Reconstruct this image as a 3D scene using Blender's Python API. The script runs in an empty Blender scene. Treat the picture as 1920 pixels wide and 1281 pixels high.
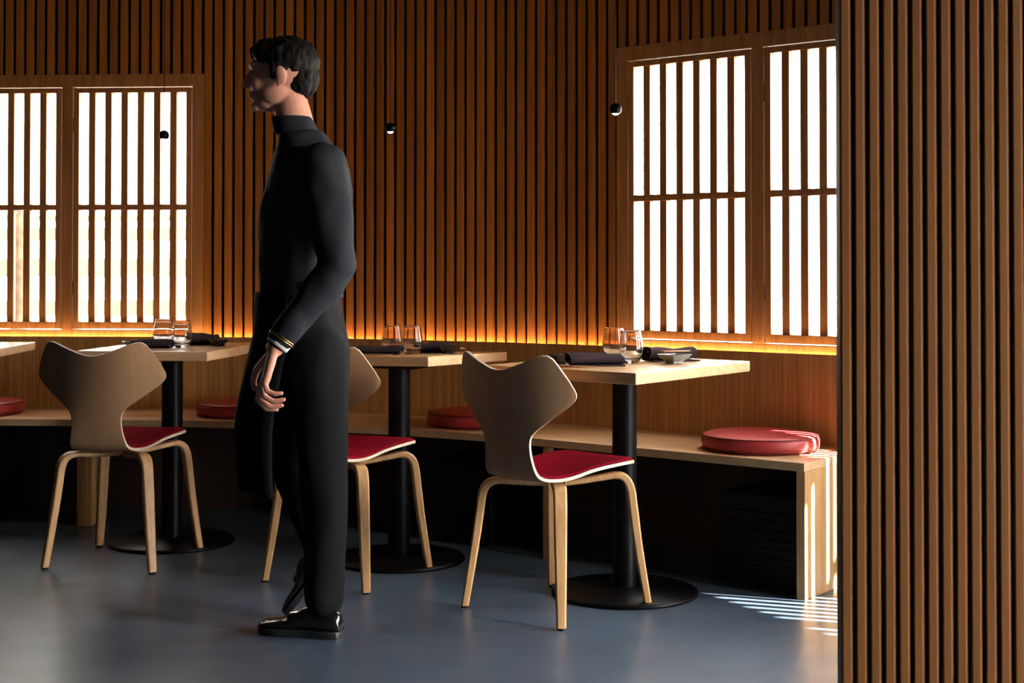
import bpy, bmesh, math, random
import numpy as np
from mathutils import Vector, Matrix, noise
R = math.radians
random.seed(7)
C = bpy.context.scene.collection
sc = bpy.context.scene

# ------------------------------------------------------------------ camera, sky, sun, exposure
H = 1.0756; F = 2670.0; Y0 = 501.0; PITCH = R(0.9)
cam_d = bpy.data.cameras.new('camera'); cam = bpy.data.objects.new('camera', cam_d); C.objects.link(cam)
cam_d.sensor_width = 36.0; cam_d.lens = 36.0 * F / 1920.0
cam.location = (0, 0, H); cam.rotation_euler = (R(90) + PITCH, 0, 0)
cam_d.shift_y = (Y0 - F * math.tan(PITCH) - 640.5) / 1920.0
cam_d.clip_start = 0.05; cam_d.clip_end = 200
cam_d.dof.use_dof = True; cam_d.dof.focus_distance = 4.7; cam_d.dof.aperture_fstop = 6.5
sc.camera = cam
sc.view_settings.view_transform = 'Standard'; sc.view_settings.look = 'None'
sc.view_settings.gamma = 1.0; sc.view_settings.use_curve_mapping = False
sc.view_settings.exposure = 0.0
sc.cycles.use_denoising = True
sc.cycles.max_bounces = 10; sc.cycles.transparent_max_bounces = 16
sc.cycles.sample_clamp_indirect = 6.0
sc.cycles.caustics_reflective = False; sc.cycles.caustics_refractive = False

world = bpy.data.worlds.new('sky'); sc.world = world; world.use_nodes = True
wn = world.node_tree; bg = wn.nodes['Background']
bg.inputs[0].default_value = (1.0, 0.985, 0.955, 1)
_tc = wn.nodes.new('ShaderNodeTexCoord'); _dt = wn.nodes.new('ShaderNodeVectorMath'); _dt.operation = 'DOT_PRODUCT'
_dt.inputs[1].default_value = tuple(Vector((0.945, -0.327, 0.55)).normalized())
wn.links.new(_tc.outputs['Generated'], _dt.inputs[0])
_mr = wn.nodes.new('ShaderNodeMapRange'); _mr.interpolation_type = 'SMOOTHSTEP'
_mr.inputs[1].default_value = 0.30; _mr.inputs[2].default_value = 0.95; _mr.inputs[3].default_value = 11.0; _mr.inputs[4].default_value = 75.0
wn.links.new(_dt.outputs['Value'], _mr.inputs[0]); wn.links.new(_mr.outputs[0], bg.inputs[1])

SUN_AZ = (0.945, -0.327); SUN_TAN = 0.895           # direction towards the sun
sd = bpy.data.lights.new('sun', 'SUN'); sd.energy = 220.0; sd.angle = R(0.55); sd.color = (1.0, 0.95, 0.87)
so = bpy.data.objects.new('sun', sd); C.objects.link(so)
so.rotation_euler = Vector((SUN_AZ[0], SUN_AZ[1], SUN_TAN)).to_track_quat('Z', 'Y').to_euler()
so.location = (8, -2, 8)

# ------------------------------------------------------------------ materials
def new_mat(name):
    m = bpy.data.materials.new(name); m.use_nodes = True
    return m, m.node_tree, m.node_tree.nodes['Principled BSDF']

def wood(name, dark, light, scale=(45, 45, 1.6), rough=0.5, bump=0.12, spec=0.4, rings=0.35, vary=0.25):
    m, nt, p = new_mat(name)
    N, L = nt.nodes, nt.links
    tc = N.new('ShaderNodeTexCoord'); mp = N.new('ShaderNodeMapping'); L.new(tc.outputs['Object'], mp.inputs[0])
    at = N.new('ShaderNodeAttribute'); at.attribute_name = 'rnd'
    of = N.new('ShaderNodeVectorMath'); of.operation = 'ADD'
    sh = N.new('ShaderNodeCombineXYZ')
    ml = N.new('ShaderNodeMath'); ml.operation = 'MULTIPLY'; ml.inputs[1].default_value = 37.0
    L.new(at.outputs['Fac'], ml.inputs[0]); L.new(ml.outputs[0], sh.inputs[2]); L.new(ml.outputs[0], sh.inputs[0])
    L.new(mp.outputs[0], of.inputs[0]); L.new(sh.outputs[0], of.inputs[1])
    mp.inputs['Scale'].default_value = scale
    n1 = N.new('ShaderNodeTexNoise'); n1.inputs['Scale'].default_value = 1.0; n1.inputs['Detail'].default_value = 5; n1.inputs['Roughness'].default_value = 0.65
    L.new(of.outputs[0], n1.inputs['Vector'])
    mp2 = N.new('ShaderNodeMapping'); mp2.inputs['Scale'].default_value = tuple(s * 4.5 for s in scale); L.new(of.outputs[0], mp2.inputs[0])
    mp2.inputs['Scale'].default_value = (4.0, 4.0, 2.0)
    n2 = N.new('ShaderNodeTexNoise'); n2.inputs['Scale'].default_value = 1.0; n2.inputs['Detail'].default_value = 2
    L.new(mp2.outputs[0], n2.inputs['Vector'])
    mx = N.new('ShaderNodeMath'); mx.operation = 'MULTIPLY_ADD'; mx.inputs[1].default_value = rings; L.new(n2.outputs['Fac'], mx.inputs[0]); L.new(n1.outputs['Fac'], mx.inputs[2])
    rp = N.new('ShaderNodeValToRGB'); rp.color_ramp.elements[0].position = 0.42; rp.color_ramp.elements[1].position = 0.85
    rp.color_ramp.elements[0].color = (*dark, 1); rp.color_ramp.elements[1].color = (*light, 1)
    L.new(mx.outputs[0], rp.inputs[0])
    hs = N.new('ShaderNodeHueSaturation')
    mr = N.new('ShaderNodeMapRange'); mr.inputs[3].default_value = 1 - vary; mr.inputs[4].default_value = 1 + vary
    L.new(at.outputs['Fac'], mr.inputs[0]); L.new(mr.outputs[0], hs.inputs['Value']); L.new(rp.outputs[0], hs.inputs['Color'])
    L.new(hs.outputs[0], p.inputs['Base Color'])
    p.inputs['Roughness'].default_value = rough; p.inputs['Specular IOR Level'].default_value = spec
    b = N.new('ShaderNodeBump'); b.inputs['Strength'].default_value = bump; b.inputs['Distance'].default_value = 0.002
    L.new(mx.outputs[0], b.inputs['Height']); L.new(b.outputs[0], p.inputs['Normal'])
    return m

def plain(name, col, rough=0.5, metal=0.0, spec=0.5, noise_amt=0.0, nscale=40, bump=0.0, coat=0.0, sheen=0.0):
    m, nt, p = new_mat(name)
    N, L = nt.nodes, nt.links
    tc = N.new('ShaderNodeTexCoord'); n = N.new('ShaderNodeTexNoise'); n.inputs['Scale'].default_value = nscale; n.inputs['Detail'].default_value = 4
    L.new(tc.outputs['Object'], n.inputs['Vector'])
    rp = N.new('ShaderNodeValToRGB')
    rp.color_ramp.elements[0].color = tuple(c * (1 - noise_amt) for c in col) + (1,)
    rp.color_ramp.elements[1].color = tuple(min(1, c * (1 + noise_amt)) for c in col) + (1,)
    rp.color_ramp.elements[0].position = 0.3; rp.color_ramp.elements[1].position = 0.7
    L.new(n.outputs['Fac'], rp.inputs[0]); L.new(rp.outputs[0], p.inputs['Base Color'])
    p.inputs['Roughness'].default_value = rough; p.inputs['Metallic'].default_value = metal
    p.inputs['Specular IOR Level'].default_value = spec
    p.inputs['Coat Weight'].default_value = coat; p.inputs['Sheen Weight'].default_value = sheen
    if bump:
        b = N.new('ShaderNodeBump'); b.inputs['Strength'].default_value = bump; b.inputs['Distance'].default_value = 0.002
        L.new(n.outputs['Fac'], b.inputs['Height']); L.new(b.outputs[0], p.inputs['Normal'])
    return m

def emit(name, col, strength):
    m = bpy.data.materials.new(name); m.use_nodes = True; nt = m.node_tree; nt.nodes.clear()
    e = nt.nodes.new('ShaderNodeEmission'); e.inputs[0].default_value = (*col, 1); e.inputs[1].default_value = strength
    o = nt.nodes.new('ShaderNodeOutputMaterial'); nt.links.new(e.outputs[0], o.inputs[0])
    return m

def pane_mat(name, frost):
    m = bpy.data.materials.new(name); m.use_nodes = True; nt = m.node_tree; nt.nodes.clear(); N, L = nt.nodes, nt.links
    t = N.new('ShaderNodeBsdfTransparent'); g = N.new('ShaderNodeBsdfGlossy'); g.inputs['Roughness'].default_value = 0.02
    lw = N.new('ShaderNodeFresnel'); lw.inputs[0].default_value = 1.35
    x = N.new('ShaderNodeMixShader'); L.new(lw.outputs[0], x.inputs[0]); L.new(t.outputs[0], x.inputs[1]); L.new(g.outputs[0], x.inputs[2])
    tr = N.new('ShaderNodeBsdfTranslucent'); tr.inputs[0].default_value = (0.97, 0.95, 0.9, 1)
    y = N.new('ShaderNodeMixShader'); y.inputs[0].default_value = frost; L.new(x.outputs[0], y.inputs[1]); L.new(tr.outputs[0], y.inputs[2])
    o = N.new('ShaderNodeOutputMaterial'); L.new(y.outputs[0], o.inputs[0])
    return m

M = {}
M['slat'] = wood('oak_slat', (0.21, 0.062, 0.009), (0.40, 0.140, 0.024), vary=0.2)
M['window_wood'] = wood('oak_window', (0.25, 0.090, 0.022), (0.44, 0.19, 0.058), vary=0.08)
M['panel'] = wood('oak_panel', (0.30, 0.138, 0.030), (0.64, 0.335, 0.105), scale=(70, 70, 1.3), vary=0.06, bump=0.2)
M['bench'] = wood('oak_bench', (0.48, 0.30, 0.145), (0.70, 0.47, 0.26), scale=(6, 40, 40), vary=0.05, rough=0.42)
M['bench_end'] = wood('oak_bench_end', (0.36, 0.19, 0.070), (0.58, 0.34, 0.145), scale=(50, 50, 1.6), vary=0.05, rough=0.45)
M['table'] = wood('oak_table', (0.58, 0.345, 0.165), (0.76, 0.505, 0.275), scale=(4, 55, 55), vary=0.05, rough=0.27, bump=0.03)
M['ply'] = wood('beech_ply', (0.48, 0.26, 0.125), (0.56, 0.315, 0.16), scale=(26, 8, 2), vary=0.05, rough=0.5, bump=0.05)
M['ply_edge'] = wood('ply_edge', (0.62, 0.47, 0.32), (0.78, 0.63, 0.46), scale=(30, 30, 30), vary=0.02, rough=0.5, bump=0.03)
M['leg'] = wood('beech_leg', (0.50, 0.26, 0.10), (0.70, 0.42, 0.19), scale=(50, 50, 2.5), vary=0.05, rough=0.42, bump=0.05)
M['dark_wood'] = wood('shade_dark_wood', (0.022, 0.013, 0.010), (0.05, 0.03, 0.02), vary=0.1)  # dark tone holds the under-bench shade on kick panels; backs partition gaps too
M['black'] = plain('black_felt_backing', (0.003, 0.0022, 0.002), rough=1.0, spec=0.0)
M['black_metal'] = plain('black_powder_coat', (0.0022, 0.0022, 0.0030), rough=0.38, spec=0.14)
M['black_box'] = plain('black_box_paint', (0.004, 0.004, 0.005), rough=0.6, spec=0.2)
M['felt'] = plain('red_felt', (0.25, 0.0045, 0.016), rough=1.0, noise_amt=0.35, nscale=900, bump=0.4, spec=0.03)
M['leather'] = plain('red_leather', (0.40, 0.040, 0.042), rough=0.42, noise_amt=0.12, nscale=300, bump=0.12, spec=0.45)
M['piping'] = plain('dark_red_seam', (0.15, 0.008, 0.012), rough=0.6)
M['napkin'] = plain('plum_linen', (0.048, 0.034, 0.041), rough=0.95, noise_amt=0.2, nscale=700, bump=0.3, spec=0.05)
M['lacquer'] = plain('black_lacquer', (0.012, 0.009, 0.008), rough=0.22, spec=0.6, coat=0.3)
M['ceramic_grey'] = plain('grey_glaze', (0.22, 0.25, 0.25), rough=0.2, spec=0.6, noise_amt=0.3, nscale=60)
M['bamboo'] = plain('bamboo', (0.45, 0.20, 0.07), rough=0.45, noise_amt=0.2, nscale=120)
M['ceiling'] = plain('dark_ceiling', (0.03, 0.024, 0.02), rough=0.9)
M['plaster'] = plain('dark_plaster', (0.018, 0.014, 0.012), rough=0.9, noise_amt=0.1, nscale=6)
M['reveal'] = plain('pale_reveal', (0.70, 0.62, 0.50), rough=0.7)
M['pave'] = plain('pale_paving', (0.30, 0.28, 0.25), rough=0.9, noise_amt=0.15, nscale=3)
M['facade'] = plain('sandstone_facade', (0.62, 0.50, 0.36), rough=0.9, noise_amt=0.1, nscale=1)
M['facade_dark'] = plain('shaded_window_glass', (0.03, 0.035, 0.04), rough=0.2)
M['steel'] = plain('brushed_steel', (0.55, 0.53, 0.50), rough=0.3, metal=1.0)
M['skin'] = plain('skin', (0.66, 0.30, 0.20), rough=0.5, noise_amt=0.08, nscale=40, spec=0.35)
M['lips'] = plain('lips', (0.40, 0.13, 0.11), rough=0.45)
M['hair'] = plain('black_hair', (0.008, 0.006, 0.005), rough=0.6, noise_amt=0.5, nscale=300, bump=0.8, spec=0.12)
M['shirt'] = plain('charcoal_shirt', (0.020, 0.022, 0.026), rough=0.85, noise_amt=0.15, nscale=300, bump=0.1, spec=0.12)
M['trousers'] = plain('black_trousers', (0.004, 0.004, 0.005), rough=0.85, noise_amt=0.2, nscale=300, bump=0.1, spec=0.12)
M['apron'] = plain('black_apron_cotton', (0.003, 0.003, 0.0035), rough=0.9, spec=0.1)
M['shoe'] = plain('polished_black_leather', (0.006, 0.006, 0.006), rough=0.14, spec=0.7, coat=0.6)
M['sole'] = plain('black_rubber', (0.02, 0.021, 0.023), rough=0.35)
M['cuff'] = plain('cream_cotton', (0.70, 0.66, 0.58), rough=0.8)
M['brass'] = plain('brass', (0.75, 0.45, 0.18), rough=0.25, metal=1.0)
M['eye'] = plain('eye_white', (0.4, 0.37, 0.34), rough=0.2)
M['leaf'] = plain('leaf', (0.10, 0.14, 0.05), rough=0.7, noise_amt=0.4, nscale=9)
M['led'] = emit('warm_led', (1.0, 0.66, 0.30), 340.0)
M['lamp_led'] = emit('pendant_led', (1.0, 0.86, 0.70), 30.0)
M['pane_clear'] = pane_mat('clear_pane', 0.0)
M['pane_frost'] = pane_mat('frosted_pane', 0.35)

def glass_mat():
    m, nt, p = new_mat('tumbler_glass')
    p.inputs['Base Color'].default_value = (0.97, 0.99, 1.0, 1); p.inputs['Roughness'].default_value = 0.0
    p.inputs['Transmission Weight'].default_value = 1.0; p.inputs['IOR'].default_value = 1.47
    return m
M['glass'] = glass_mat()

def floor_mat():
    m, nt, p = new_mat('blue_grey_microcement'); N, L = nt.nodes, nt.links
    tc = N.new('ShaderNodeTexCoord')
    n = N.new('ShaderNodeTexNoise'); n.inputs['Scale'].default_value = 1.8; n.inputs['Detail'].default_value = 7; n.inputs['Roughness'].default_value = 0.6
    L.new(tc.outputs['Object'], n.inputs['Vector'])
    rp = N.new('ShaderNodeValToRGB'); rp.color_ramp.elements[0].position = 0.3; rp.color_ramp.elements[1].position = 0.72
    rp.color_ramp.elements[0].color = (0.042, 0.062, 0.090, 1); rp.color_ramp.elements[1].color = (0.078, 0.110, 0.152, 1)
    L.new(n.outputs['Fac'], rp.inputs[0]); L.new(rp.outputs[0], p.inputs['Base Color'])
    n2 = N.new('ShaderNodeTexNoise'); n2.inputs['Scale'].default_value = 7; n2.inputs['Detail'].default_value = 6
    L.new(tc.outputs['Object'], n2.inputs['Vector'])
    mr = N.new('ShaderNodeMapRange'); mr.inputs[3].default_value = 0.24; mr.inputs[4].default_value = 0.42
    L.new(n2.outputs['Fac'], mr.inputs[0]); L.new(mr.outputs[0], p.inputs['Roughness'])
    b = N.new('ShaderNodeBump'); b.inputs['Strength'].default_value = 0.06; b.inputs['Distance'].default_value = 0.003
    L.new(n2.outputs['Fac'], b.inputs['Height']); L.new(b.outputs[0], p.inputs['Normal'])
    p.inputs['Specular IOR Level'].default_value = 0.7
    return m
M['floor'] = floor_mat()

# ------------------------------------------------------------------ mesh helpers
class MB:
    """collects vertices / faces of ONE mesh, with a per-face random value"""
    def __init__(s): s.v = []; s.f = []; s.r = []; s.m = []
    def add(s, verts, faces, rnd=0.5, mi=0):
        o = len(s.v); s.v += [tuple(v) for v in verts]
        for f in faces: s.f.append(tuple(i + o for i in f)); s.r.append(rnd); s.m.append(mi)
    def box8(s, p, rnd=0.5, mi=0):   # p: 4 bottom + 4 top (counter-clockwise from above)
        s.add(p, [(3, 2, 1, 0), (4, 5, 6, 7), (0, 1, 5, 4), (1, 2, 6, 5), (2, 3, 7, 6), (3, 0, 4, 7)], rnd, mi)
    def box(s, x0, x1, y0, y1, z0, z1, rnd=0.5, mi=0, T=None):
        p = [(x0, y0, z0), (x1, y0, z0), (x1, y1, z0), (x0, y1, z0), (x0, y0, z1), (x1, y0, z1), (x1, y1, z1), (x0, y1, z1)]
        if T: p = [T(*q) for q in p]
        s.box8(p, rnd, mi)
    def sweep(s, rings, close=True, rnd=0.5, mi=0):   # rings: list of equal-length closed loops, capped
        n = len(rings[0]); v = [q for r in rings for q in r]; f = []
        for i in range(len(rings) - 1):
            for j in range(n):
                a = i * n + j; b = i * n + (j + 1) % n
                f.append((a, b, b + n, a + n))
        if close: f.append(tuple(range(n))[::-1]); f.append(tuple((len(rings) - 1) * n + j for j in range(n)))
        s.add(v, f, rnd, mi)
    def lathe(s, prof, n=40, c=(0, 0, 0), mi=0, cap0=True, cap1=True):
        rings = [[(c[0] + r * math.cos(2 * math.pi * j / n), c[1] + r * math.sin(2 * math.pi * j / n), c[2] + z) for j in range(n)] for r, z in prof]
        nn = len(rings); v = [q for r in rings for q in r]; f = []
        for i in range(nn - 1):
            for j in range(n):
                a = i * n + j; b = i * n + (j + 1) % n; f.append((a, b, b + n, a + n))
        if cap0: f.append(tuple(range(n))[::-1])
        if cap1: f.append(tuple((nn - 1) * n + j for j in range(n)))
        s.add(v, f, 0.5, mi)
    def build(s, name, mats, parent=None, smooth=False, bevel=0.0, loc=None, seg=2):
        me = bpy.data.meshes.new(name); me.from_pydata(s.v, [], s.f); me.update()
        a = me.attributes.new('rnd', 'FLOAT', 'FACE'); a.data.foreach_set('value', s.r)
        bm = bmesh.new(); bm.from_mesh(me); bmesh.ops.recalc_face_normals(bm, faces=bm.faces); bm.to_mesh(me); bm.free()
        if not isinstance(mats, (list, tuple)): mats = [mats]
        for m in mats: me.materials.append(m)
        me.polygons.foreach_set('material_index', s.m)
        if smooth: me.polygons.foreach_set('use_smooth', [True] * len(me.polygons))
        o = bpy.data.objects.new(name, me); C.objects.link(o)
        if bevel:
            b = o.modifiers.new('bevel', 'BEVEL'); b.width = bevel; b.segments = seg; b.limit_method = 'ANGLE'; b.angle_limit = R(35)
            me.polygons.foreach_set('use_smooth', [True] * len(me.polygons))
            w = o.modifiers.new('wn', 'WEIGHTED_NORMAL'); w.keep_sharp = True
        if parent: o.parent = parent
        if loc: o.location = loc
        return o

def tag(o, label=None, cat=None, group=None, kind=None):
    if label: o['label'] = label
    if cat: o['category'] = cat
    if group: o['group'] = group
    if kind: o['kind'] = kind
    return o
def empty(name, loc=(0, 0, 0), rz=0.0, rot=None):
    o = bpy.data.objects.new(name, None); C.objects.link(o); o.location = loc
    o.rotation_euler = rot if rot else (0, 0, rz); o.empty_display_size = 0.1
    return o
def children(o): return [c for c in bpy.data.objects if c.parent == o]
def copy_tree(o, parent=None):
    c = o.copy(); C.objects.link(c); c.parent = parent
    for ch in children(o): copy_tree(ch, c)
    return c
def struct(o): o['kind'] = 'structure'; return o
def crv(pts, n):           # Catmull-Rom through points with knots at given parameter (first coordinate)
    P = np.array(pts, float); t = P[:, 0]; out = []
    for x in n:
        i = int(np.clip(np.searchsorted(t, x) - 1, 0, len(t) - 2))
        h = t[i + 1] - t[i]; u = (x - t[i]) / h
        def m(k):
            if k == 0: return (P[1, 1:] - P[0, 1:]) / (t[1] - t[0])
            if k == len(t) - 1: return (P[-1, 1:] - P[-2, 1:]) / (t[-1] - t[-2])
            return (P[k + 1, 1:] - P[k - 1, 1:]) / (t[k + 1] - t[k - 1])
        a, b = m(i) * h, m(i + 1) * h
        out.append((2*u**3-3*u**2+1)*P[i,1:] + (u**3-2*u**2+u)*a + (-2*u**3+3*u**2)*P[i+1,1:] + (u**3-u**2)*b)
    return np.array(out)

# ------------------------------------------------------------------ the wall line (plan), t runs left to right along the timber face
TH1, THA, THB, TH2 = R(3.5), R(8.0), R(36.8), R(38.1)
AX, AY = -1.398, 6.415
RA = 1.954 / (2 * math.sin((THB - THA) / 2))
CX, CY = AX - RA * math.sin(THA), AY - RA * math.cos(THA)
LA = RA * (THB - THA)
BX, BY = CX + RA * math.sin(THB), CY + RA * math.cos(THB)
def wpos(t, off, z):
    """point of the long wall; off > 0 lies behind the timber face, off < 0 in the room"""
    if t <= 0:
        th = TH1; x = AX + t * math.cos(th); y = AY - t * math.sin(th)
        k = max(0, min(1, (t + 0.02) / 0.02)); th = TH1 * (1 - k) + (THA + TH1) / 2 * k
    elif t >= LA:
        th = TH2; x = BX + (t - LA) * math.cos(th); y = BY - (t - LA) * math.sin(th)
    else:
        th = THA + t / RA; x = CX + RA * math.sin(th); y = CY + RA * math.cos(th)
    return (x + off * math.sin(th), y + off * math.cos(th), z)
T0, T1 = -3.2, LA + 1.45
def tsamples(a, b, step=0.08):
    pts = [a, b] + [p for p in (0.0, LA) if a < p < b]
    n = max(2, int((b - a) / step)); pts += [a + (b - a) * i / n for i in range(1, n)]
    return sorted(set(round(p, 5) for p in pts))
def wsweep(mb, a, b, sec, step=0.08, rnd=0.5, mi=0):   # sec: loop of (off, z)
    mb.sweep([[wpos(t, o, z) for o, z in sec] for t in tsamples(a, b, step)], rnd=rnd, mi=mi)
def rect(o0, o1, z0, z1): return [(o0, z0), (o1, z0), (o1, z1), (o0, z1)]

Z_CEIL = 2.75
Z_FT, Z_FB = 1.950, 1.893          # frame head
Z_OT, Z_M1, Z_M0, Z_OB = 1.866, 1.3592, 1.3346, 0.8276
Z_CT, Z_CB = 1.889, 0.7960
Z_LEDGE = 0.763
OW, STILE, GAPW, MULL = 0.4933, 0.025, 0.004, 0.0497      # opening width, casement stile, light gap, mullion board
CASW = OW + 2 * STILE; STEP = OW + 2 * STILE + 2 * GAPW + MULL
SIDE = 0.052
def win_range(t_open_left, n):      # t where the frame starts and ends for n casements, first opening starts at t_open_left
    a = t_open_left - STILE - GAPW - SIDE
    return a, t_open_left + (n - 1) * STEP + OW + STILE + GAPW + SIDE
W1A, W1N = -0.567 - 2 * STEP, 3
W2A, W2N = LA + 0.0907, 2
w1 = win_range(W1A, W1N); w2 = win_range(W2A, W2N)

def make_window(name, fpos, a_open, n, frost, deep=0.25):
    """fpos(t, off, z) -> point. frame boards and n casements, each with slats and panes"""
    a, b = win_range(a_open, n)
    T = lambda x, y, z: fpos(x, y, z)
    fr = MB()
    fr.box(a, b, 0.0, 0.045, Z_FB, Z_FT, 0.4, T=T)                 # head board
    fr.box(a, a + SIDE, 0.0, 0.045, Z_CB - 0.05, Z_FB, 0.55, T=T)
    fr.box(b - SIDE, b, 0.0, 0.045, Z_CB - 0.05, Z_FB, 0.45, T=T)
    fr.box(a + SIDE, b - SIDE, 0.0, 0.045, Z_CB - 0.05, Z_CB - GAPW, 0.6, T=T)   # sill board
    for k in range(n - 1):
        m0 = a_open + k * STEP + OW + STILE + GAPW
        fr.box(m0, m0 + MULL, 0.0, 0.045, Z_CB - GAPW, Z_FB, 0.5 + 0.1 * k, T=T)
    root = struct(fr.build(name, M['window_wood'], bevel=0.0015))
    rv = MB()                                                       # deep lining of the wall opening
    rv.box(a - 0.01, a, 0.046, deep, Z_CB - 0.05, Z_FT, T=T); rv.box(b, b + 0.01, 0.046, deep, Z_CB - 0.05, Z_FT, T=T)
    rv.box(a, b, 0.046, deep, Z_FB, Z_FT, T=T); rv.box(a, b, 0.046, deep, Z_CB - 0.05, Z_CB - 0.02, T=T)
    rv.build('window_reveal', M['reveal'], parent=root)
    sl = 0.0305; op = (OW - 6 * sl) / 7
    for k in range(n):
        o = a_open + k * STEP; s = MB()
        e = 0.0
        s.box(o - STILE, o, e, e + 0.032, Z_CB, Z_CT, 0.5, T=T); s.box(o + OW, o + OW + STILE, e, e + 0.032, Z_CB, Z_CT, 0.6, T=T)
        s.box(o, o + OW, e, e + 0.032, Z_OT, Z_CT, 0.3, T=T); s.box(o, o + OW, e, e + 0.032, Z_CB, Z_OB, 0.7, T=T)
        s.box(o, o + OW, e, e + 0.030, Z_M0, Z_M1, 0.4, T=T)
        for i in range(6):
            x = o + (i + 1) * op + i * sl
            s.box(x, x + sl, e + 0.002, e + 0.030, Z_OB, Z_M0, random.random(), T=T)
            s.box(x, x + sl, e + 0.002, e + 0.030, Z_M1, Z_OT, random.random(), T=T)
        sash = s.build('shutter', M['window_wood'], parent=root, bevel=0.001)
        hz = MB()
        for z in (0.98, 1.72):
            hz.box(o - STILE - GAPW, o - STILE, 0.004, 0.012, z - 0.03, z + 0.03, T=T)
        hz.build('hinge', M['black_metal'], parent=sash)
    pd_ = min(0.16, deep - 0.005); p = MB()
    p.add([T(a, pd_, 1.345), T(b, pd_, 1.345), T(b, pd_, Z_FT), T(a, pd_, Z_FT)], [(0, 1, 2, 3)])
    p.build('upper_pane', M['pane_frost' if frost else 'pane_clear'], parent=root)
    p = MB()
    p.add([T(a, pd_, Z_CB - 0.04), T(b, pd_, Z_CB - 0.04), T(b, pd_, 1.345), T(a, pd_, 1.345)], [(0, 1, 2, 3)])
    p.build('lower_pane', M['pane_clear'], parent=root)
    # portal guiding skylight through the opening
    c0, c1 = Vector(T(a, 0.24, 1.36)), Vector(T(b, 0.24, 1.36)); mid = (c0 + c1) / 2; d = (c1 - c0)
    ld = bpy.data.lights.new('sky_portal', 'AREA'); ld.shape = 'RECTANGLE'; ld.size = d.length + 0.05; ld.size_y = 1.25
    ld.cycles.is_portal = True
    lo = bpy.data.objects.new('sky_portal', ld); C.objects.link(lo); lo.location = mid
    nrm = (Vector(T((a + b) / 2, 0, 1)) - Vector(T((a + b) / 2, 1, 1))).normalized()   # into the room
    X = d.normalized(); Z = -nrm; Yv = Z.cross(X)
    lo.rotation_euler = Matrix((X, Yv, Z)).transposed().to_euler()
    return root

# ------------------------------------------------------------------ long timber wall
wl = MB()
PITCHW, SW = 0.0484, 0.0322
k = 0
t = 0.012 - PITCHW * 65
i = -65
def in_win(t): return (w1[0] < t < w1[1]) or (w2[0] < t < w2[1])
zb0, zt0 = 0.742, Z_CEIL
for i in range(-65, 75):
    a = 0.010 + i * PITCHW; b = a + SW
    if a < T0 or b > T1: continue
    mid = (a + b) / 2
    zb = Z_FT if in_win(mid) else zb0
    if not in_win(mid):
        for (u0, u1) in (w1, w2):
            if a < u1 <= mid: a = u1 + 0.012
            if mid <= u0 < b: b = u0 - 0.010
    if b - a < 0.008: continue
    wl.box8([wpos(a, 0, zb), wpos(b, 0, zb), wpos(b, 0.016, zb), wpos(a, 0.016, zb), wpos(a, 0, zt0), wpos(b, 0, zt0), wpos(b, 0.016, zt0), wpos(a, 0.016, zt0)], random.random(), 0)
# dark backing with the window openings left free
def backing(a, b, z0, z1): wsweep(wl, a, b, rect(0.0162, 0.25, z0, z1), mi=1)
backing(T0, w1[0], 0, Z_CEIL); backing(w1[1], w2[0], 0, Z_CEIL); backing(w2[1], T1, 0, Z_CEIL)
for u0, u1 in (w1, w2):
    backing(u0, u1, 0, Z_CB - 0.05); backing(u0, u1, Z_FT, Z_CEIL)
wsweep(wl, T0, T1, rect(-0.022, 0.016, 0.0, 0.705), mi=1)          # core behind the back panel
struct(wl.build('wall_back', [M['slat'], M['black']]))
make_window('window_1', lambda t, o, z: wpos(t, o, z), W1A, W1N, True)
make_window('window_2', lambda t, o, z: wpos(t, o, z), W2A, W2N, True)

# the recessed return and the right-hand wall with its slatted window (out of the picture; the sun comes in here)
W3P, W3D = (2.633, 3.912), (0.478, -0.878)
W3N = (0.878, 0.478)
def w3pos(t, off, z): return (W3P[0] + W3D[0] * t + W3N[0] * off, W3P[1] + W3D[1] * t + W3N[1] * off, z)
W3A = -0.2467 - STEP; w3 = win_range(W3A, 3)
rw = MB()
E_ = wpos(T1, 0, 0); Fp = wpos(T1, 0.26, 0); G = w3pos(-0.95, 0.0, 0)
def seg_wall(mb, p, q, th, z0, z1, mi=0, rnd=0.5):
    d = Vector((q[0] - p[0], q[1] - p[1])); d.normalize(); n = Vector((-d.y, d.x)) * th
    mb.box8([(p[0], p[1], z0), (q[0], q[1], z0), (q[0] + n.x, q[1] + n.y, z0), (p[0] + n.x, p[1] + n.y, z0),
             (p[0], p[1], z1), (q[0], q[1], z1), (q[0] + n.x, q[1] + n.y, z1), (p[0] + n.x, p[1] + n.y, z1)], rnd, mi)
seg_wall(rw, wpos(T1, 0.04, 0), Fp, 0.05, 0, Z_CEIL)
seg_wall(rw, Fp, G, 0.2, 0, Z_CEIL)
T3 = lambda x, y, z: w3pos(x, y, z)
rw.box(-0.95, w3[0], 0.0, 0.055, 0, Z_CEIL, T=T3)
rw.box(w3[0], w3[1], 0.0, 0.055, 0, Z_CB - 0.05, T=T3); rw.box(w3[0], w3[1], 0.0, 0.055, Z_FT, Z_CEIL, T=T3)
rw.box(w3[1], 1.30, 0.0, 0.055, 0, Z_CEIL, T=T3)
rw.box(1.30, 2.85, 0.0, 0.25, 2.45, Z_CEIL, T=T3)
rw.box(2.85, 3.80, 0.0, 0.25, 0, Z_CEIL, T=T3)
struct(rw.build('wall_right', M['plaster']))
make_window('window_3', w3pos, W3A, 3, False, 0.06)
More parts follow.
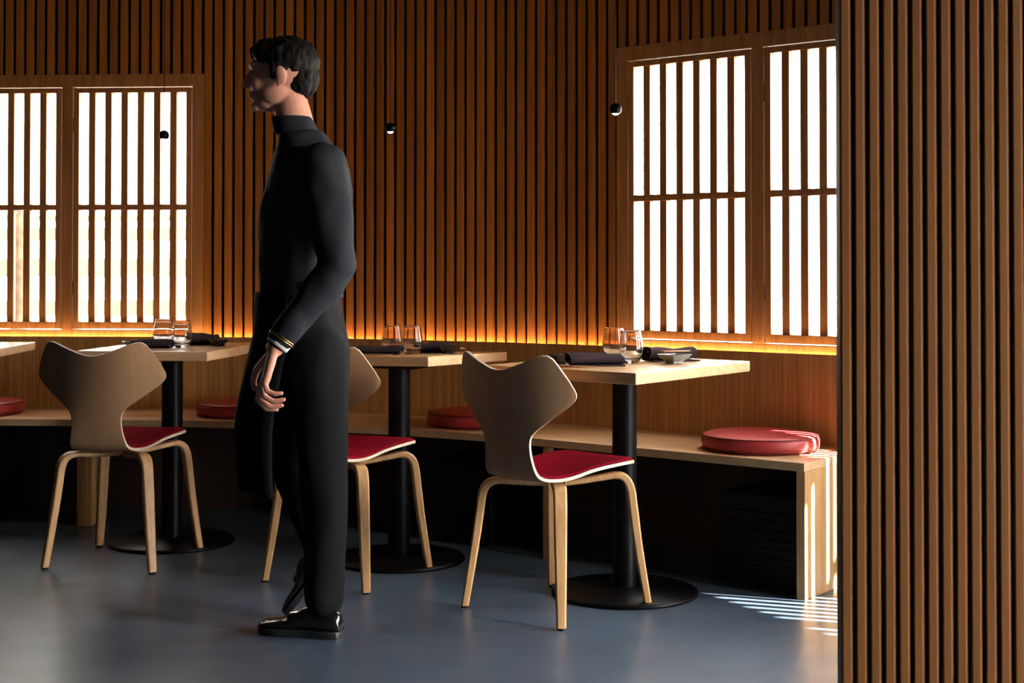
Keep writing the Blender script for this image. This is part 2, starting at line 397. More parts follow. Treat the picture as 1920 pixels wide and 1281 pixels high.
# unseen glazed front added further along the same wall to bring in skylight
sf = MB()
for x in (1.30, 2.05, 2.80): sf.box(x, x + 0.05, 0.06, 0.12, 0, 2.45, T=T3)
sf.box(1.35, 2.80, 0.06, 0.12, 0, 0.08, T=T3); sf.box(1.35, 2.80, 0.06, 0.12, 2.39, 2.45, T=T3)
d1 = struct(sf.build('added_window', M['black_metal']))
pp = MB(); pp.add([w3pos(1.33, 0.09, 0.08), w3pos(2.82, 0.09, 0.08), w3pos(2.82, 0.09, 2.4), w3pos(1.33, 0.09, 2.4)], [(0, 1, 2, 3)])
pp.build('pane', M['pane_clear'], parent=d1)
ld = bpy.data.lights.new('sky_portal', 'AREA'); ld.shape = 'RECTANGLE'; ld.size = 1.55; ld.size_y = 2.45; ld.cycles.is_portal = True
lo = bpy.data.objects.new('sky_portal', ld); C.objects.link(lo); lo.location = w3pos(2.075, 0.24, 1.225)
X_ = Vector((*W3D, 0)); Z_ = Vector((*W3N, 0)); lo.rotation_euler = Matrix((X_, Z_.cross(X_), Z_)).transposed().to_euler()

# rest of the room
far = w3pos(3.80, 0, 0); lft = wpos(T0, 0, 0)
ow = MB(); seg_wall(ow, (far[0], far[1]), (far[0], -2.6), 0.2, 0, Z_CEIL); struct(ow.build('wall_side', M['plaster']))
ow = MB(); seg_wall(ow, (far[0] + 0.2, -2.6), (lft[0] - 0.2, -2.6), 0.2, 0, Z_CEIL); struct(ow.build('wall_rear', M['plaster']))
ow = MB(); seg_wall(ow, (lft[0], -2.6), (lft[0], lft[1] + 0.25), 0.2, 0, Z_CEIL); struct(ow.build('wall_left', M['plaster']))
outline = [wpos(t, 0.249, 0) for t in tsamples(T0, T1)] + [Fp, G, w3pos(-0.95, 0.249, 0), w3pos(3.8, 0.249, 0), (far[0] + 0.19, -2.79, 0), (lft[0] - 0.19, -2.79, 0)]
def slab(name, z0, z1, mat):
    mb = MB(); n = len(outline)
    mb.sweep([[(p[0], p[1], z0) for p in outline], [(p[0], p[1], z1) for p in outline]])
    return struct(mb.build(name, mat))
slab('floor', -0.06, 0.0, M['floor']); slab('ceiling', Z_CEIL, Z_CEIL + 0.1, M['ceiling'])

# foreground slatted partition on the right
pt = MB(); PX0, PY0 = 0.681, 2.95; PA = R(-4)
def ppos(x, y, z): return (PX0 + x * math.cos(PA) - y * math.sin(PA), PY0 + x * math.sin(PA) + y * math.cos(PA), z)
pt.box(0.006, 0.86, 0.018, 0.10, 0, Z_CEIL, 0.5, 2, T=ppos)
for i in range(29):
    x0 = 0.0 + i * 0.0291; x1 = x0 + 0.0235; rr = random.random() * 0.5 + 0.25
    sec = [(x0, 0.018), (x0, 0.0025), (x0 + 0.0012, 0.0007), (x0 + 0.003, 0.0), (x1 - 0.006, 0.0006), (x1 - 0.0025, 0.002), (x1, 0.005), (x1, 0.018)]
    pt.sweep([[ppos(a, b, 0.0) for a, b in sec], [ppos(a, b, Z_CEIL) for a, b in sec]], rnd=rr)
pt.box(0.86, 0.875, 0.0, 0.10, 0, Z_CEIL, 0.5, 0, T=ppos)
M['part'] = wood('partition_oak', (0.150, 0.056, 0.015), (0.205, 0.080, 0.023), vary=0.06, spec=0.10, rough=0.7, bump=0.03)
struct(pt.build('wall_partition', [M['part'], M['black'], M['dark_wood']]))

# ------------------------------------------------------------------ warm strip in the groove behind the back panel
ls = MB(); wsweep(ls, T0 + 0.05, T1 - 0.1, rect(-0.009, -0.002, 0.737, 0.740))
led = ls.build('light_strip', M['led']); tag(led, 'warm glowing light strip hidden in the groove above the bench back', 'light strip')

# ------------------------------------------------------------------ bench: three modules and their continuous back panels
Z_SEAT = 0.442; BF = -0.508; BB = -0.040
j_left = -0.35; j_mid = LA + 0.052; b_end = LA + 1.078
def bench(a, b, label, end_l, end_r):
    r = empty('bench', wpos((a + b) / 2, -0.27, 0)); rl = Vector(r.location)
    def bld(mb, nm, mt, **kw):
        mb.v = [tuple(Vector(v) - rl) for v in mb.v]; return mb.build(nm, mt, parent=r, **kw)
    s = MB(); wsweep(s, a + 0.0008, b - 0.0008, rect(BF, BB, Z_SEAT - 0.028, Z_SEAT), step=0.06); bld(s, 'seat', M['bench'], bevel=0.0012)
    s = MB(); wsweep(s, a, b, rect(BB, -0.0225, Z_SEAT - 0.029, Z_LEDGE), step=0.06); bld(s, 'back_panel', M['panel'])
    s = MB(); wsweep(s, a, b, rect(BB, -0.0225, 0, Z_SEAT - 0.0292), step=0.06); bld(s, 'kick_panel', M['dark_wood'])  # lower back panel, the shade under the seat put into its darker wood
    for e, (u, v) in ((end_l, (a + 0.001, a + 0.031)), (end_r, (b - 0.031, b - 0.001))):
        if e:
            bk = BB - 0.001 if v > b_end - 0.1 else (BF + 0.19 if v < 0 else BF + 0.03)
            s = MB(); s.box8([wpos(u, BF + 0.004, 0), wpos(v, BF + 0.004, 0), wpos(v, bk, 0), wpos(u, bk, 0),
                              wpos(u, BF + 0.004, Z_SEAT - 0.0285), wpos(v, BF + 0.004, Z_SEAT - 0.0285), wpos(v, bk, Z_SEAT - 0.0285), wpos(u, bk, Z_SEAT - 0.0285)])
            bld(s, 'end_panel', M['bench_end'], bevel=0.001)
    tag(r, label, 'bench', 'oak wall benches')
    return r
bench(T0 + 0.07, j_left, 'oak wall bench under the left window, at the left edge', False, True)
bench(j_left, j_mid, 'curved oak wall bench in front of the plain slatted wall', True, True)
bench(j_mid, b_end, 'oak wall bench under the right window, ending in a sunlit upright panel', False, True)
# back panel carrying on past the bench end, as part of the setting
s = MB(); wsweep(s, b_end, T1 - 0.02, rect(BB, -0.0225, 0, Z_LEDGE), step=0.06); struct(s.build('trim_1', M['panel']))

def black_box(a, b, label):
    r = empty('floor_box', wpos((a + b) / 2, -0.24, 0)); rl = Vector(r.location)
    s = MB(); s.box8([wpos(a, -0.43, 0), wpos(b, -0.43, 0), wpos(b, -0.06, 0), wpos(a, -0.06, 0), wpos(a, -0.43, 0.31), wpos(b, -0.43, 0.31), wpos(b, -0.06, 0.31), wpos(a, -0.06, 0.31)])
    s.v = [tuple(Vector(v) - rl) for v in s.v]; s.build('body', M['black_box'], parent=r, bevel=0.004)
    s = MB()
    for i in range(7):
        z = 0.06 + i * 0.03
        s.box8([wpos(a + 0.03, -0.435, z), wpos(b - 0.03, -0.435, z), wpos(b - 0.03, -0.4302, z), wpos(a + 0.03, -0.4302, z), wpos(a + 0.03, -0.435, z + 0.012), wpos(b - 0.03, -0.435, z + 0.012), wpos(b - 0.03, -0.4302, z + 0.012), wpos(a + 0.03, -0.4302, z + 0.012)])
    s.v = [tuple(Vector(v) - rl) for v in s.v]; s.build('front_grille', M['black_box'], parent=r)
    tag(r, label, 'box', 'black boxes under the benches')
black_box(LA + 0.72, b_end - 0.035, 'matt black box on the floor under the bench by its sunlit end panel')
black_box(1.30, 1.66, 'matt black box under the bench behind the nearest chair back')

# ------------------------------------------------------------------ cushions
def make_cushion(r=0.205, h=0.058):
    root = empty('seat_cushion')
    prof = [(0.0, 0.0)]
    prof = [(0.02, 0.0), (r * 0.86, 0.0), (r * 0.95, 0.004), (r * 0.99, 0.014), (r, 0.026), (r * 0.992, h * 0.72), (r * 0.965, h * 0.86)]
    b = MB(); b.lathe(prof + [(r * 0.90, h * 0.955), (r * 0.75, h * 1.0), (r * 0.4, h * 1.04), (0.02, h * 1.05)], n=72)
    b.build('cover', M['leather'], parent=root, smooth=True)
    s = MB(); rings = []
    for zc, rc in ((h * 0.86, r * 0.968), (0.010, r * 0.975)):
        rr = 0.0022; n = 72
        ring = [[((rc + rr * math.cos(q)) * math.cos(2 * math.pi * i / n), (rc + rr * math.cos(q)) * math.sin(2 * math.pi * i / n), zc + rr * math.sin(q)) for q in [j * math.pi / 3 for j in range(6)]] for i in range(n)]
        v = [p for g in ring for p in g]; f = []
        for i in range(n):
            for j in range(6):
                f.append((i * 6 + j, i * 6 + (j + 1) % 6, ((i + 1) % n) * 6 + (j + 1) % 6, ((i + 1) % n) * 6 + j))
        s.add(v, f)
    s.build('seam', M['piping'], parent=root, smooth=True)
    return root
cus = make_cushion()
CG = 'round red cushions on the benches'
for i, (x, y, rz, lab) in enumerate([
    (0.866, 4.975, 0.3, 'round red leather cushion streaked with sunlight at the open end of the bench'),
    (-0.138, 5.735, 1.2, 'round red leather cushion half hidden behind the nearest chair back'),
    (-1.150, 6.13, 2.2, 'round red leather cushion in shadow just left of the walking person'),
    (-2.325, 6.18, 0.9, 'round red leather cushion cut by the left edge of the picture')]):
    o = cus if i == 0 else copy_tree(cus)
    o.location = (x, y, Z_SEAT + 0.0005); o.rotation_euler = (0, 0, rz); tag(o, lab, 'cushion', CG)

# ------------------------------------------------------------------ tables
ZT = 0.7606; TT = 0.0355
def make_table(name_label, corner, phi, w, d, col, tilt=None):
    """corner: near right-hand corner of the top; phi: direction of the right side; w to the left, d away"""
    c = math.cos(phi), math.sin(phi)
    root = empty('dining_table', (col[0], col[1], 0), phi - math.pi / 2)
    inv = Matrix.Rotation(-(phi - math.pi / 2), 3, 'Z')
    pl = inv @ Vector((corner[0] - col[0], corner[1] - col[1], 0))
    x1, y0 = pl.x, pl.y; x0, y1 = x1 - w, y0 + d
    s = MB(); s.box(x0, x1, y0, y1, ZT - TT, ZT)
    top = s.build('table_top', M['table'], parent=root, bevel=0.004, seg=3)
    if tilt:   # slight lean of the top about its fixing
        top.location = (0, 0, 0)
        for v in top.data.vertices: v.co.z += tilt[2] + tilt[0] * v.co.x + tilt[1] * v.co.y
    zc = ZT - TT + (tilt[2] if tilt else 0)
    s = MB(); s.box(-0.12, 0.12, -0.12, 0.12, zc - 0.008, zc - (0.001 if not tilt else 0.002)); s.build('mounting_plate', M['black_metal'], parent=root)
    s = MB(); s.lathe([(0.0405, 0.02), (0.0405, zc - 0.008)], n=48); s.build('column', M['black_metal'], parent=root, smooth=False, bevel=0.001)
    s = MB(); s.lathe([(0.02, 0.0), (0.238, 0.0), (0.242, 0.003), (0.242, 0.009), (0.236, 0.014), (0.06, 0.020), (0.041, 0.026)], n=96); s.build('base_plate', M['black_metal'], parent=root, smooth=True)
    tag(root, name_label, 'table', 'small oak tables along the bench')
    def topz(x, y):
        q = inv @ Vector((x - col[0], y - col[1], 0))
        return ZT + ((tilt[2] + tilt[0] * q.x + tilt[1] * q.y) if tilt else 0.0)
    return root, topz
tb1, z1f = make_table('small oak table with the brightly sunlit corner, nearest the right window', (0.368, 4.23), R(52), 0.58, 0.70, (0.372, 4.72))
tb2, z2f = make_table('small oak table with white lit edge, between the person and the nearest chair', (-0.293, 4.99), R(67), 0.60, 0.70, (-0.415, 5.25), tilt=(0.015, -0.030, -0.008))
tb3, z3f = make_table('small oak table with shaded edge, in front of the left window', (-1.130, 5.29), R(82), 0.52, 0.68, (-1.330, 5.585))
tb4, z4f = make_table('small oak table cut off by the left edge of the picture', (-1.985, 5.33), R(92), 0.58, 0.68, (-2.28, 5.62))

# ------------------------------------------------------------------ chairs
def make_chair():
    root = empty('dining_chair')
    # centre line of the shell (v, y, z), half width (v, w); v ~ length along the shell from the 0.70 m line down
    cl = [(0.00, -0.247, 0.700), (0.05, -0.240, 0.650), (0.10, -0.233, 0.600), (0.15, -0.226, 0.550), (0.20, -0.218, 0.500), (0.235, -0.210, 0.467),
          (0.265, -0.196, 0.442), (0.30, -0.168, 0.428), (0.37, -0.100, 0.422), (0.47, 0.0, 0.428), (0.57, 0.10, 0.442), (0.65, 0.180, 0.454), (0.705, 0.235, 0.456)]
    wd = [(0.00, 0.2405), (0.012, 0.240), (0.024, 0.234), (0.040, 0.2185), (0.06, 0.1930), (0.09, 0.1535), (0.112, 0.1240), (0.126, 0.1080), (0.138, 0.0985), (0.150, 0.0945), (0.17, 0.0930), (0.20, 0.0955), (0.24, 0.1035),
          (0.27, 0.110), (0.30, 0.118), (0.37, 0.135), (0.42, 0.143), (0.50, 0.155), (0.58, 0.163), (0.63, 0.162), (0.665, 0.153), (0.688, 0.140), (0.699, 0.126), (0.705, 0.105)]
    cv = [(0.0, 1.25, 0.0), (0.10, 1.2, 0.0), (0.20, 0.6, 0.0), (0.27, 0.0, 0.30), (0.37, 0.0, 0.50), (0.47, 0.0, 0.90), (0.57, 0.0, 0.60), (0.65, 0.0, 0.20), (0.705, 0.0, -0.10)]
    top = [(0.0, 0.0, 0.764), (0.12, 0.028, 0.767), (0.25, 0.060, 0.7775), (0.40, 0.098, 0.791), (0.54, 0.135, 0.8055), (0.62, 0.155, 0.8115), (0.69, 0.173, 0.8120), (0.75, 0.187, 0.803), (0.81, 0.199, 0.785), (0.90, 0.217, 0.752), (0.96, 0.231, 0.726), (1.0, 0.2395, 0.7035)]
    nu = 33; us = [-1 + 2 * i / (nu - 1) for i in range(nu)]
    rows = []
    ta = crv(top, [abs(u) for u in us])
    def ptop(x, z): return (x, -0.247 - (z - 0.70) * 0.16 + 1.25 * x * x, z)
    nt_ = 10
    for k in range(nt_):
        f = k / nt_; row = []
        for u, tp in zip(us, ta):
            xt = tp[0] * (1 if u >= 0 else -1); zt = tp[1]; xb = 0.24 * u; zb = 0.70
            row.append(ptop(xt * (1 - f) + xb * f, zt * (1 - f) + zb * f))
        rows.append(row)
    vs = list(np.linspace(0, 0.69, 58)) + [0.697, 0.702, 0.705]
    A = crv(cl, vs); W = crv(wd, vs); K = crv(cv, vs)
    for (y, z), (w,), (ky, kz) in zip(A, W, K):
        rows.append([(u * w, y + ky * (u * w) ** 2, z + kz * (u * w) ** 2) for u in us])
    v = [p for r in rows for p in r]; f = []
    for i in range(len(rows) - 1):
        for j in range(nu - 1): a = i * nu + j; f.append((a, a + 1, a + 1 + nu, a + nu))
    me = bpy.data.meshes.new('shell'); me.from_pydata(v, [], f); me.update()
    me.materials.append(M['ply']); me.materials.append(M['ply_edge']); me.polygons.foreach_set('use_smooth', [True] * len(me.polygons))
    sh = bpy.data.objects.new('shell', me); C.objects.link(sh); sh.parent = root
    so_ = sh.modifiers.new('solid', 'SOLIDIFY'); so_.thickness = 0.0095; so_.offset = -1; so_.material_offset_rim = 1; so_.use_even_offset = True
    bv = sh.modifiers.new('bevel', 'BEVEL'); bv.width = 0.0022; bv.segments = 2; bv.limit_method = 'ANGLE'; bv.angle_limit = R(50)
    # red pad on the seat
    vs2 = list(np.linspace(0.262, 0.685, 40)) + [0.692, 0.697]
    A = crv(cl, vs2); W = crv(wd, vs2); K = crv(cv, vs2); v = []; f = []
    for q, ((y, z), (w,), (ky, kz)) in enumerate(zip(A, W, K)):
        w = w - 0.005
        for j, u in enumerate(us):
            ed = min(1.0, min(q, len(vs2) - 1 - q) / 2.5, (1 - abs(u)) * 9)
            lift = 0.0016 + 0.0075 * math.sqrt(max(0, ed))
            v.append((u * w, y + (0.006 if q < 6 else 0.0) * (1 - q / 6 if q < 6 else 0) + ky * (u * w) ** 2, z + kz * (u * w) ** 2 + lift))
    n2 = len(vs2)
    for i in range(n2 - 1):
        for j in range(nu - 1): a = i * nu + j; f.append((a, a + 1, a + 1 + nu, a + nu))
    me = bpy.data.meshes.new('seat_pad'); me.from_pydata(v, [], f); me.update(); me.materials.append(M['felt'])
    me.polygons.foreach_set('use_smooth', [True] * len(me.polygons))
    pd = bpy.data.objects.new('seat_pad', me); C.objects.link(pd); pd.parent = root; pd['label'] = 'red felt seat pad'
    # legs: flat laminated arms that run out from the centre and bend down
    for sx, sy in ((1, -1), (1, 1), (-1, 1), (-1, -1)):
        d = Vector((sx, sy, 0)).normalized(); tgt = Vector((-d.y, d.x, 0))
        dz = 0.016 if sy > 0 else 0.0
        path = [(0.0, 0.025, 0.392), (0.2, 0.09, 0.394 + dz * 0.4), (0.4, 0.165, 0.400 + dz * 0.8), (0.5, 0.200, 0.399 + dz), (0.57, 0.222, 0.386 + dz), (0.63, 0.234, 0.362 + dz), (0.72, 0.2415, 0.315 + dz), (1.0, 0.258, 0.20), (1.5, 0.290, 0.006)]
        ts = [0, .1, .2, .3, .4, .45, .5, .53, .56, .59, .62, .65, .68, .72, .8, .9, 1.0, 1.15, 1.3, 1.5]
        P = crv(path, ts); rings = []
        for q in range(len(ts)):
            a_, b_ = P[max(0, q - 1)], P[min(len(ts) - 1, q + 1)]
            tv = Vector((d.x * (b_[0] - a_[0]), d.y * (b_[0] - a_[0]), b_[1] - a_[1])).normalized(); nv = tgt.cross(tv)
            c = Vector((d.x * P[q][0], d.y * P[q][0], P[q][1]))
            hw = float(np.interp(ts[q], [0, 0.45, 0.6, 0.8, 1.5], [0.020, 0.022, 0.0205, 0.0195, 0.0145]))
            ht = float(np.interp(ts[q], [0, 0.45, 0.6, 0.8, 1.5], [0.0085, 0.0095, 0.0135, 0.0140, 0.0120]))
            if q == len(ts) - 1: nv = -Vector((d.x, d.y, 0))
            e = 0.0045
            loop = [(-hw, -ht + e), (-hw + e, -ht), (hw - e, -ht), (hw, -ht + e), (hw, ht - e), (hw - e, ht), (-hw + e, ht), (-hw, ht - e)]
            rings.append([tuple(c + tgt * x + nv * y) for x, y in loop])
        s = MB(); s.sweep(rings, rnd=random.random()); lg = s.build('leg', M['leg'], parent=root, bevel=0.0012)
        g = MB(); c = d * 0.2905
        g.lathe([(0.0105, 0.0), (0.0115, 0.001), (0.0115, 0.0062)], n=16, c=(c.x, c.y, 0)); g.build('glide', M['black_metal'], parent=lg, smooth=False)
    s = MB(); s.lathe([(0.03, 0.4), (0.045, 0.402), (0.045, 0.412), (0.03, 0.4145)], n=24); s.build('seat_mount', M['black_metal'], parent=root)
    return root
ch = make_chair()
CH = 'red padded plywood chairs at the tables'
for i, (x, y, a, lab) in enumerate([
    (0.141, 4.527, 46, 'plywood chair with red seat pad, nearest the camera, by the rightmost table'),
    (-0.570, 4.978, 63, 'plywood chair with red seat pad, half hidden behind the walking person'),
    (-1.425, 5.255, 79, 'plywood chair with red seat pad, before the left window in shade')]):
    o = ch if i == 0 else copy_tree(ch)
    o.location = (x, y, 0); o.rotation_euler = (0, 0, R(a - 90)); tag(o, lab, 'chair', CH)

# ------------------------------------------------------------------ pendants
def make_pendant():
    root = empty('pendant_lamp'); r = 0.0205
    prof = [(r * math.cos(a), r * math.sin(a)) for a in np.linspace(R(-48), R(86), 16)]
    s = MB(); s.lathe([(0.010, prof[0][1] + 0.004), (prof[0][0] - 0.0015, prof[0][1] + 0.001)] + prof, n=40); s.build('shade', M['black_metal'], parent=root, smooth=True)
    s = MB(); s.lathe([(0.0015, -0.0196), (0.0055, -0.0188), (0.0095, -0.0165), (0.0125, -0.0130)], n=32); s.build('bulb', M['lamp_led'], parent=root, smooth=True)
    s = MB(); s.lathe([(0.0014, 0.0), (0.0014, Z_CEIL - 1.60)], n=8, c=(0, 0, 0)); s.v = [(x, y, z + 0.019 if z < 0.5 else z) for x, y, z in s.v]; s.build('cord', M['black_metal'], parent=root)
    s = MB(); s.lathe([(0.03, Z_CEIL - 1.60 - 0.02), (0.03, Z_CEIL - 1.601)], n=32); s.build('ceiling_rose', M['black_metal'], parent=root)
    return root
pen = make_pendant()
for i, (x, y, lab) in enumerate([(0.344, 4.72, 'tiny black ball pendant lamp hanging beside the right window'),
                                 (-0.458, 5.36, 'tiny black ball pendant lamp glowing against the plain slatted wall'),
                                 (-1.385, 5.66, 'tiny black ball pendant lamp seen against the bright left window')]):
    o = pen if i == 0 else copy_tree(pen)
    o.location = (x, y, 1.60); tag(o, lab, 'pendant lamp', 'small ball pendants over the tables')
    l = bpy.data.lights.new('pendant_light', 'SPOT'); l.energy = 5.0; l.color = (1.0, 0.72, 0.45); l.spot_size = R(95); l.spot_blend = 0.8; l.shadow_soft_size = 0.01
    lo = bpy.data.objects.new('pendant_light', l); C.objects.link(lo); lo.location = (x, y, 1.575)

# ------------------------------------------------------------------ tableware
def make_tumbler():
    s = MB()
    out = [(0.020, 0.0), (0.0245, 0.0012), (0.030, 0.010), (0.0365, 0.024), (0.0400, 0.038), (0.0405, 0.047), (0.0385, 0.064), (0.0345, 0.084), (0.0308, 0.1050), (0.0306, 0.1060), (0.0302, 0.1065)]
    inn = [(0.0298, 0.1065), (0.0295, 0.1060), (0.0295, 0.1050), (0.0334, 0.084), (0.0373, 0.064), (0.0392, 0.047), (0.0386, 0.039), (0.0350, 0.027), (0.028, 0.0165), (0.018, 0.012), (0.002, 0.0108)]
    s.lathe(out + inn, n=56)
    return s.build('tumbler', M['glass'], smooth=True)
tum = make_tumbler()
GL = 'stemless tumblers on the tables'
for i, (x, y, zf, lab) in enumerate([
    (0.390, 4.66, z1f, 'front stemless tumbler on the sunlit right table'),
    (0.349, 4.87, z1f, 'rear stemless tumbler on the sunlit right table, touching the window frame in view'),
    (-0.370, 5.28, z2f, 'right stemless tumbler on the table before the plain slatted wall'),
    (-0.452, 5.37, z2f, 'left stemless tumbler on the table before the plain slatted wall'),
    (-1.290, 5.57, z3f, 'front right stemless tumbler on the left table'),
    (-1.395, 5.70, z3f, 'rear left stemless tumbler on the left table')]):
    o = tum if i == 0 else tum.copy()
    if i: C.objects.link(o)
    o.location = (x, y, zf(x, y) + 0.0006); tag(o, lab, 'glass', GL)

def make_napkin(L=0.19, wv=0.075, hh=0.036, seed=0):
    """linen napkin rolled flat, its axis along x, the spiral of the cloth open at both ends"""
    s = MB(); th = 0.0030; N_ = 58; turns = 2.35
    def section(f):
        pts = [(-wv * 0.5 - 0.016, 0.0022), (-wv * 0.45, 0.0020), (-wv * 0.2, 0.0020)]
        for k in range(N_):
            g = k / (N_ - 1); a = -math.pi / 2 + 2 * math.pi * turns * g; r = 1.0 - 0.66 * g
            y = wv / 2 * r * math.cos(a); z = hh / 2 * r * math.sin(a) * (1 - 0.20 * math.cos(a)) + hh / 2
            z *= 1 + 0.10 * math.sin(4.0 * f + seed) + 0.04 * math.sin(11 * f + 2 * seed)
            y += 0.0025 * math.sin(6 * f + seed + a)
            pts.append((y, max(0.0055 if g > 0.02 else 0.0025, z + 0.002)))
        return pts
    rings = []
    for i in range(13):
        f = i / 12; x = -L / 2 + L * f + 0.004 * math.sin(seed); P_ = section(f); up_ = []; dn_ = []
        for k, (y, z) in enumerate(P_):
            a_, b_ = P_[max(0, k - 1)], P_[min(len(P_) - 1, k + 1)]; dy, dz = b_[0] - a_[0], b_[1] - a_[1]; l_ = math.hypot(dy, dz) or 1
            ny, nz = -dz / l_ * th / 2, dy / l_ * th / 2; sk = 0.006 * math.sin(k * 0.33 + seed) * (1 if i in (0, 12) else 0)
            up_.append((x + sk, y + ny, max(0.0003, z + nz))); dn_.append((x + sk, y - ny, max(0.0003, z - nz)))
        rings.append(up_ + dn_[::-1])
    s.sweep(rings, close=False)
    n_ = len(rings[0]); m_ = n_ // 2
    for e in (0, 12):
        s.add(rings[e], [(k, k + 1, n_ - 2 - k, n_ - 1 - k) for k in range(m_ - 1)])
    return s.build('napkin', M['napkin'], smooth=True)
def place(o, x, y, zf, rz, lab, cat, grp, dz=0.0006):
    gx, gy = (zf(x + 0.01, y) - zf(x, y)) / 0.01, (zf(x, y + 0.01) - zf(x, y)) / 0.01
    o.location = (x, y, zf(x, y) + dz)
    o.rotation_euler = (Vector((0, 0, 1)).rotation_difference(Vector((-gx, -gy, 1)).normalized()) @ Matrix.Rotation(rz, 3, 'Z').to_quaternion()).to_euler()
    tag(o, lab, cat, grp)
NG = 'plum napkins folded on the tables'
place(make_napkin(0.175, 0.07, 0.038, 0.3), 0.263, 4.56, z1f, R(10), 'dark plum rolled napkin at the chair side of the sunlit right table', 'napkin', NG)
place(make_napkin(0.17, 0.10, 0.045, 1.9), 0.520, 4.80, z1f, R(20), 'dark plum napkin on the bench side of the sunlit right table, behind the grey dish', 'napkin', NG)
place(make_napkin(0.16, 0.07, 0.034, 2.9), -0.487, 5.235, z2f, R(-5), 'dark plum rolled napkin left of the tumblers before the slatted wall', 'napkin', NG)
place(make_napkin(0.13, 0.08, 0.040, 4.1), -0.300, 5.44, z2f, R(12), 'dark plum napkin right of the tumblers before the slatted wall', 'napkin', NG)
place(make_napkin(0.15, 0.07, 0.034, 5.2), -1.385, 5.50, z3f, R(-5), 'dark brown-black rolled napkin on the chair side of the left table', 'napkin', NG)
place(make_napkin(0.12, 0.09, 0.046, 0.9), -1.255, 5.77, z3f, R(15), 'dark napkin on the bench side of the left table', 'napkin', NG)

def make_dish(mat, w=0.088, hh=0.032, foot=0.5):
    """small square flared sauce dish on a foot"""
    root = empty('sauce_dish')
    def sq(r, z, n=6, p=11.0):
        out = []
        for j in range(32):
            a = 2 * math.pi * j / 32; c, s_ = math.cos(a), math.sin(a)
            k = (abs(c) ** p + abs(s_) ** p) ** (-1 / p); out.append((r * k * c, r * k * s_, z))
        return out
    h = w / 2; s = MB()
    s.sweep([sq(h * foot * 1.02, 0.0), sq(h * foot, 0.007), sq(h * foot * 1.15, 0.010), sq(h * 0.82, hh * 0.62), sq(h, hh), sq(h * 0.95, hh), sq(h * 0.76, hh * 0.68), sq(h * 0.45, 0.0125), sq(h * 0.05, 0.012)])
    s.build('bowl', mat, parent=root, smooth=False, bevel=0.0008)
    return root
DG = 'small square sauce dishes'
d = make_dish(M['ceramic_grey'], 0.088, 0.030); place(d, 0.530, 4.655, z1f, R(35), 'small square glazed grey sauce dish at the right of the sunlit table', 'dish', DG)
d = make_dish(M['lacquer'], 0.085, 0.030); place(d, 0.150, 4.63, z1f, R(30), 'small black sauce dish at the left end of the sunlit table', 'dish', DG)
d = make_dish(M['lacquer'], 0.080, 0.028); place(d, -0.237, 5.36, z2f, R(20), 'small black sauce dish right of the tumblers before the slatted wall', 'dish', DG)
d = make_dish(M['lacquer'], 0.080, 0.026); place(d, -0.590, 5.31, z2f, R(10), 'small black sauce dish behind the half hidden chair back', 'dish', DG)
d = make_dish(M['lacquer'], 0.085, 0.028); place(d, -1.165, 5.68, z3f, R(5), 'small dark sauce dish at the right end of the left table', 'dish', DG)
d = make_dish(M['ceramic_grey'], 0.070, 0.022); place(d, -1.500, 5.62, z3f, R(10), 'small pale-rimmed sauce dish peeping over the left chair back', 'dish', DG)

def chopstick(p, q, r0=0.0032, r1=0.0018):
    p, q = Vector(p), Vector(q); d = (q - p); L = d.length; d.normalize(); s = MB()
    X = d.orthogonal().normalized(); Yv = d.cross(X)
    rings = []
    for f, r in ((0, r0 * 0.7), (0.01, r0), (1 - 0.01, r1), (1, r1 * 0.5)):
        rings.append([tuple(d * (L * f) + X * (r * math.cos(2 * math.pi * j / 10)) + Yv * (r * math.sin(2 * math.pi * j / 10))) for j in range(10)])
    s.sweep(rings); o = s.build('chopstick', M['bamboo'], smooth=True); o.location = p
    return o
def pair(x0, y0, x1, y1, zf, z0, z1, labs, gap=0.012):
    for k, lab in enumerate(labs):
        d = Vector((x1 - x0, y1 - y0)).normalized(); n = Vector((-d.y, d.x)) * gap * k; m = n * 0.4
        a = (x0 + n.x, y0 + n.y, zf(x0, y0) + z0); b = (x1 + m.x, y1 + m.y, zf(x1, y1) + z1)
        tag(chopstick(a, b), lab, 'chopstick', 'bamboo chopsticks on the tables')
pair(0.130, 4.475, 0.262, 4.435, z1f, 0.0040, 0.0040, ['nearer bamboo chopstick by the napkin on the sunlit table', 'farther bamboo chopstick by the napkin on the sunlit table'])
pair(0.50, 4.71, 0.612, 4.80, z1f, 0.036, 0.0330, ['bamboo chopstick resting over the grey dish, nearer one', 'bamboo chopstick resting over the grey dish, farther one'], 0.010)
pair(-0.570, 5.155, -0.430, 5.10, z2f, 0.0040, 0.0040, ['nearer bamboo chopstick left of the tumblers before the slatted wall', 'farther bamboo chopstick left of the tumblers before the slatted wall'])
pair(-0.20, 5.43, -0.178, 5.49, z2f, 0.020, 0.016, ['bamboo chopstick end sticking out behind the black dish, nearer one', 'bamboo chopstick end sticking out behind the black dish, farther one'], 0.008)
pair(-1.42, 5.40, -1.285, 5.375, z3f, 0.0040, 0.0040, ['nearer bamboo chopstick before the napkin on the left table', 'farther bamboo chopstick before the napkin on the left table'])

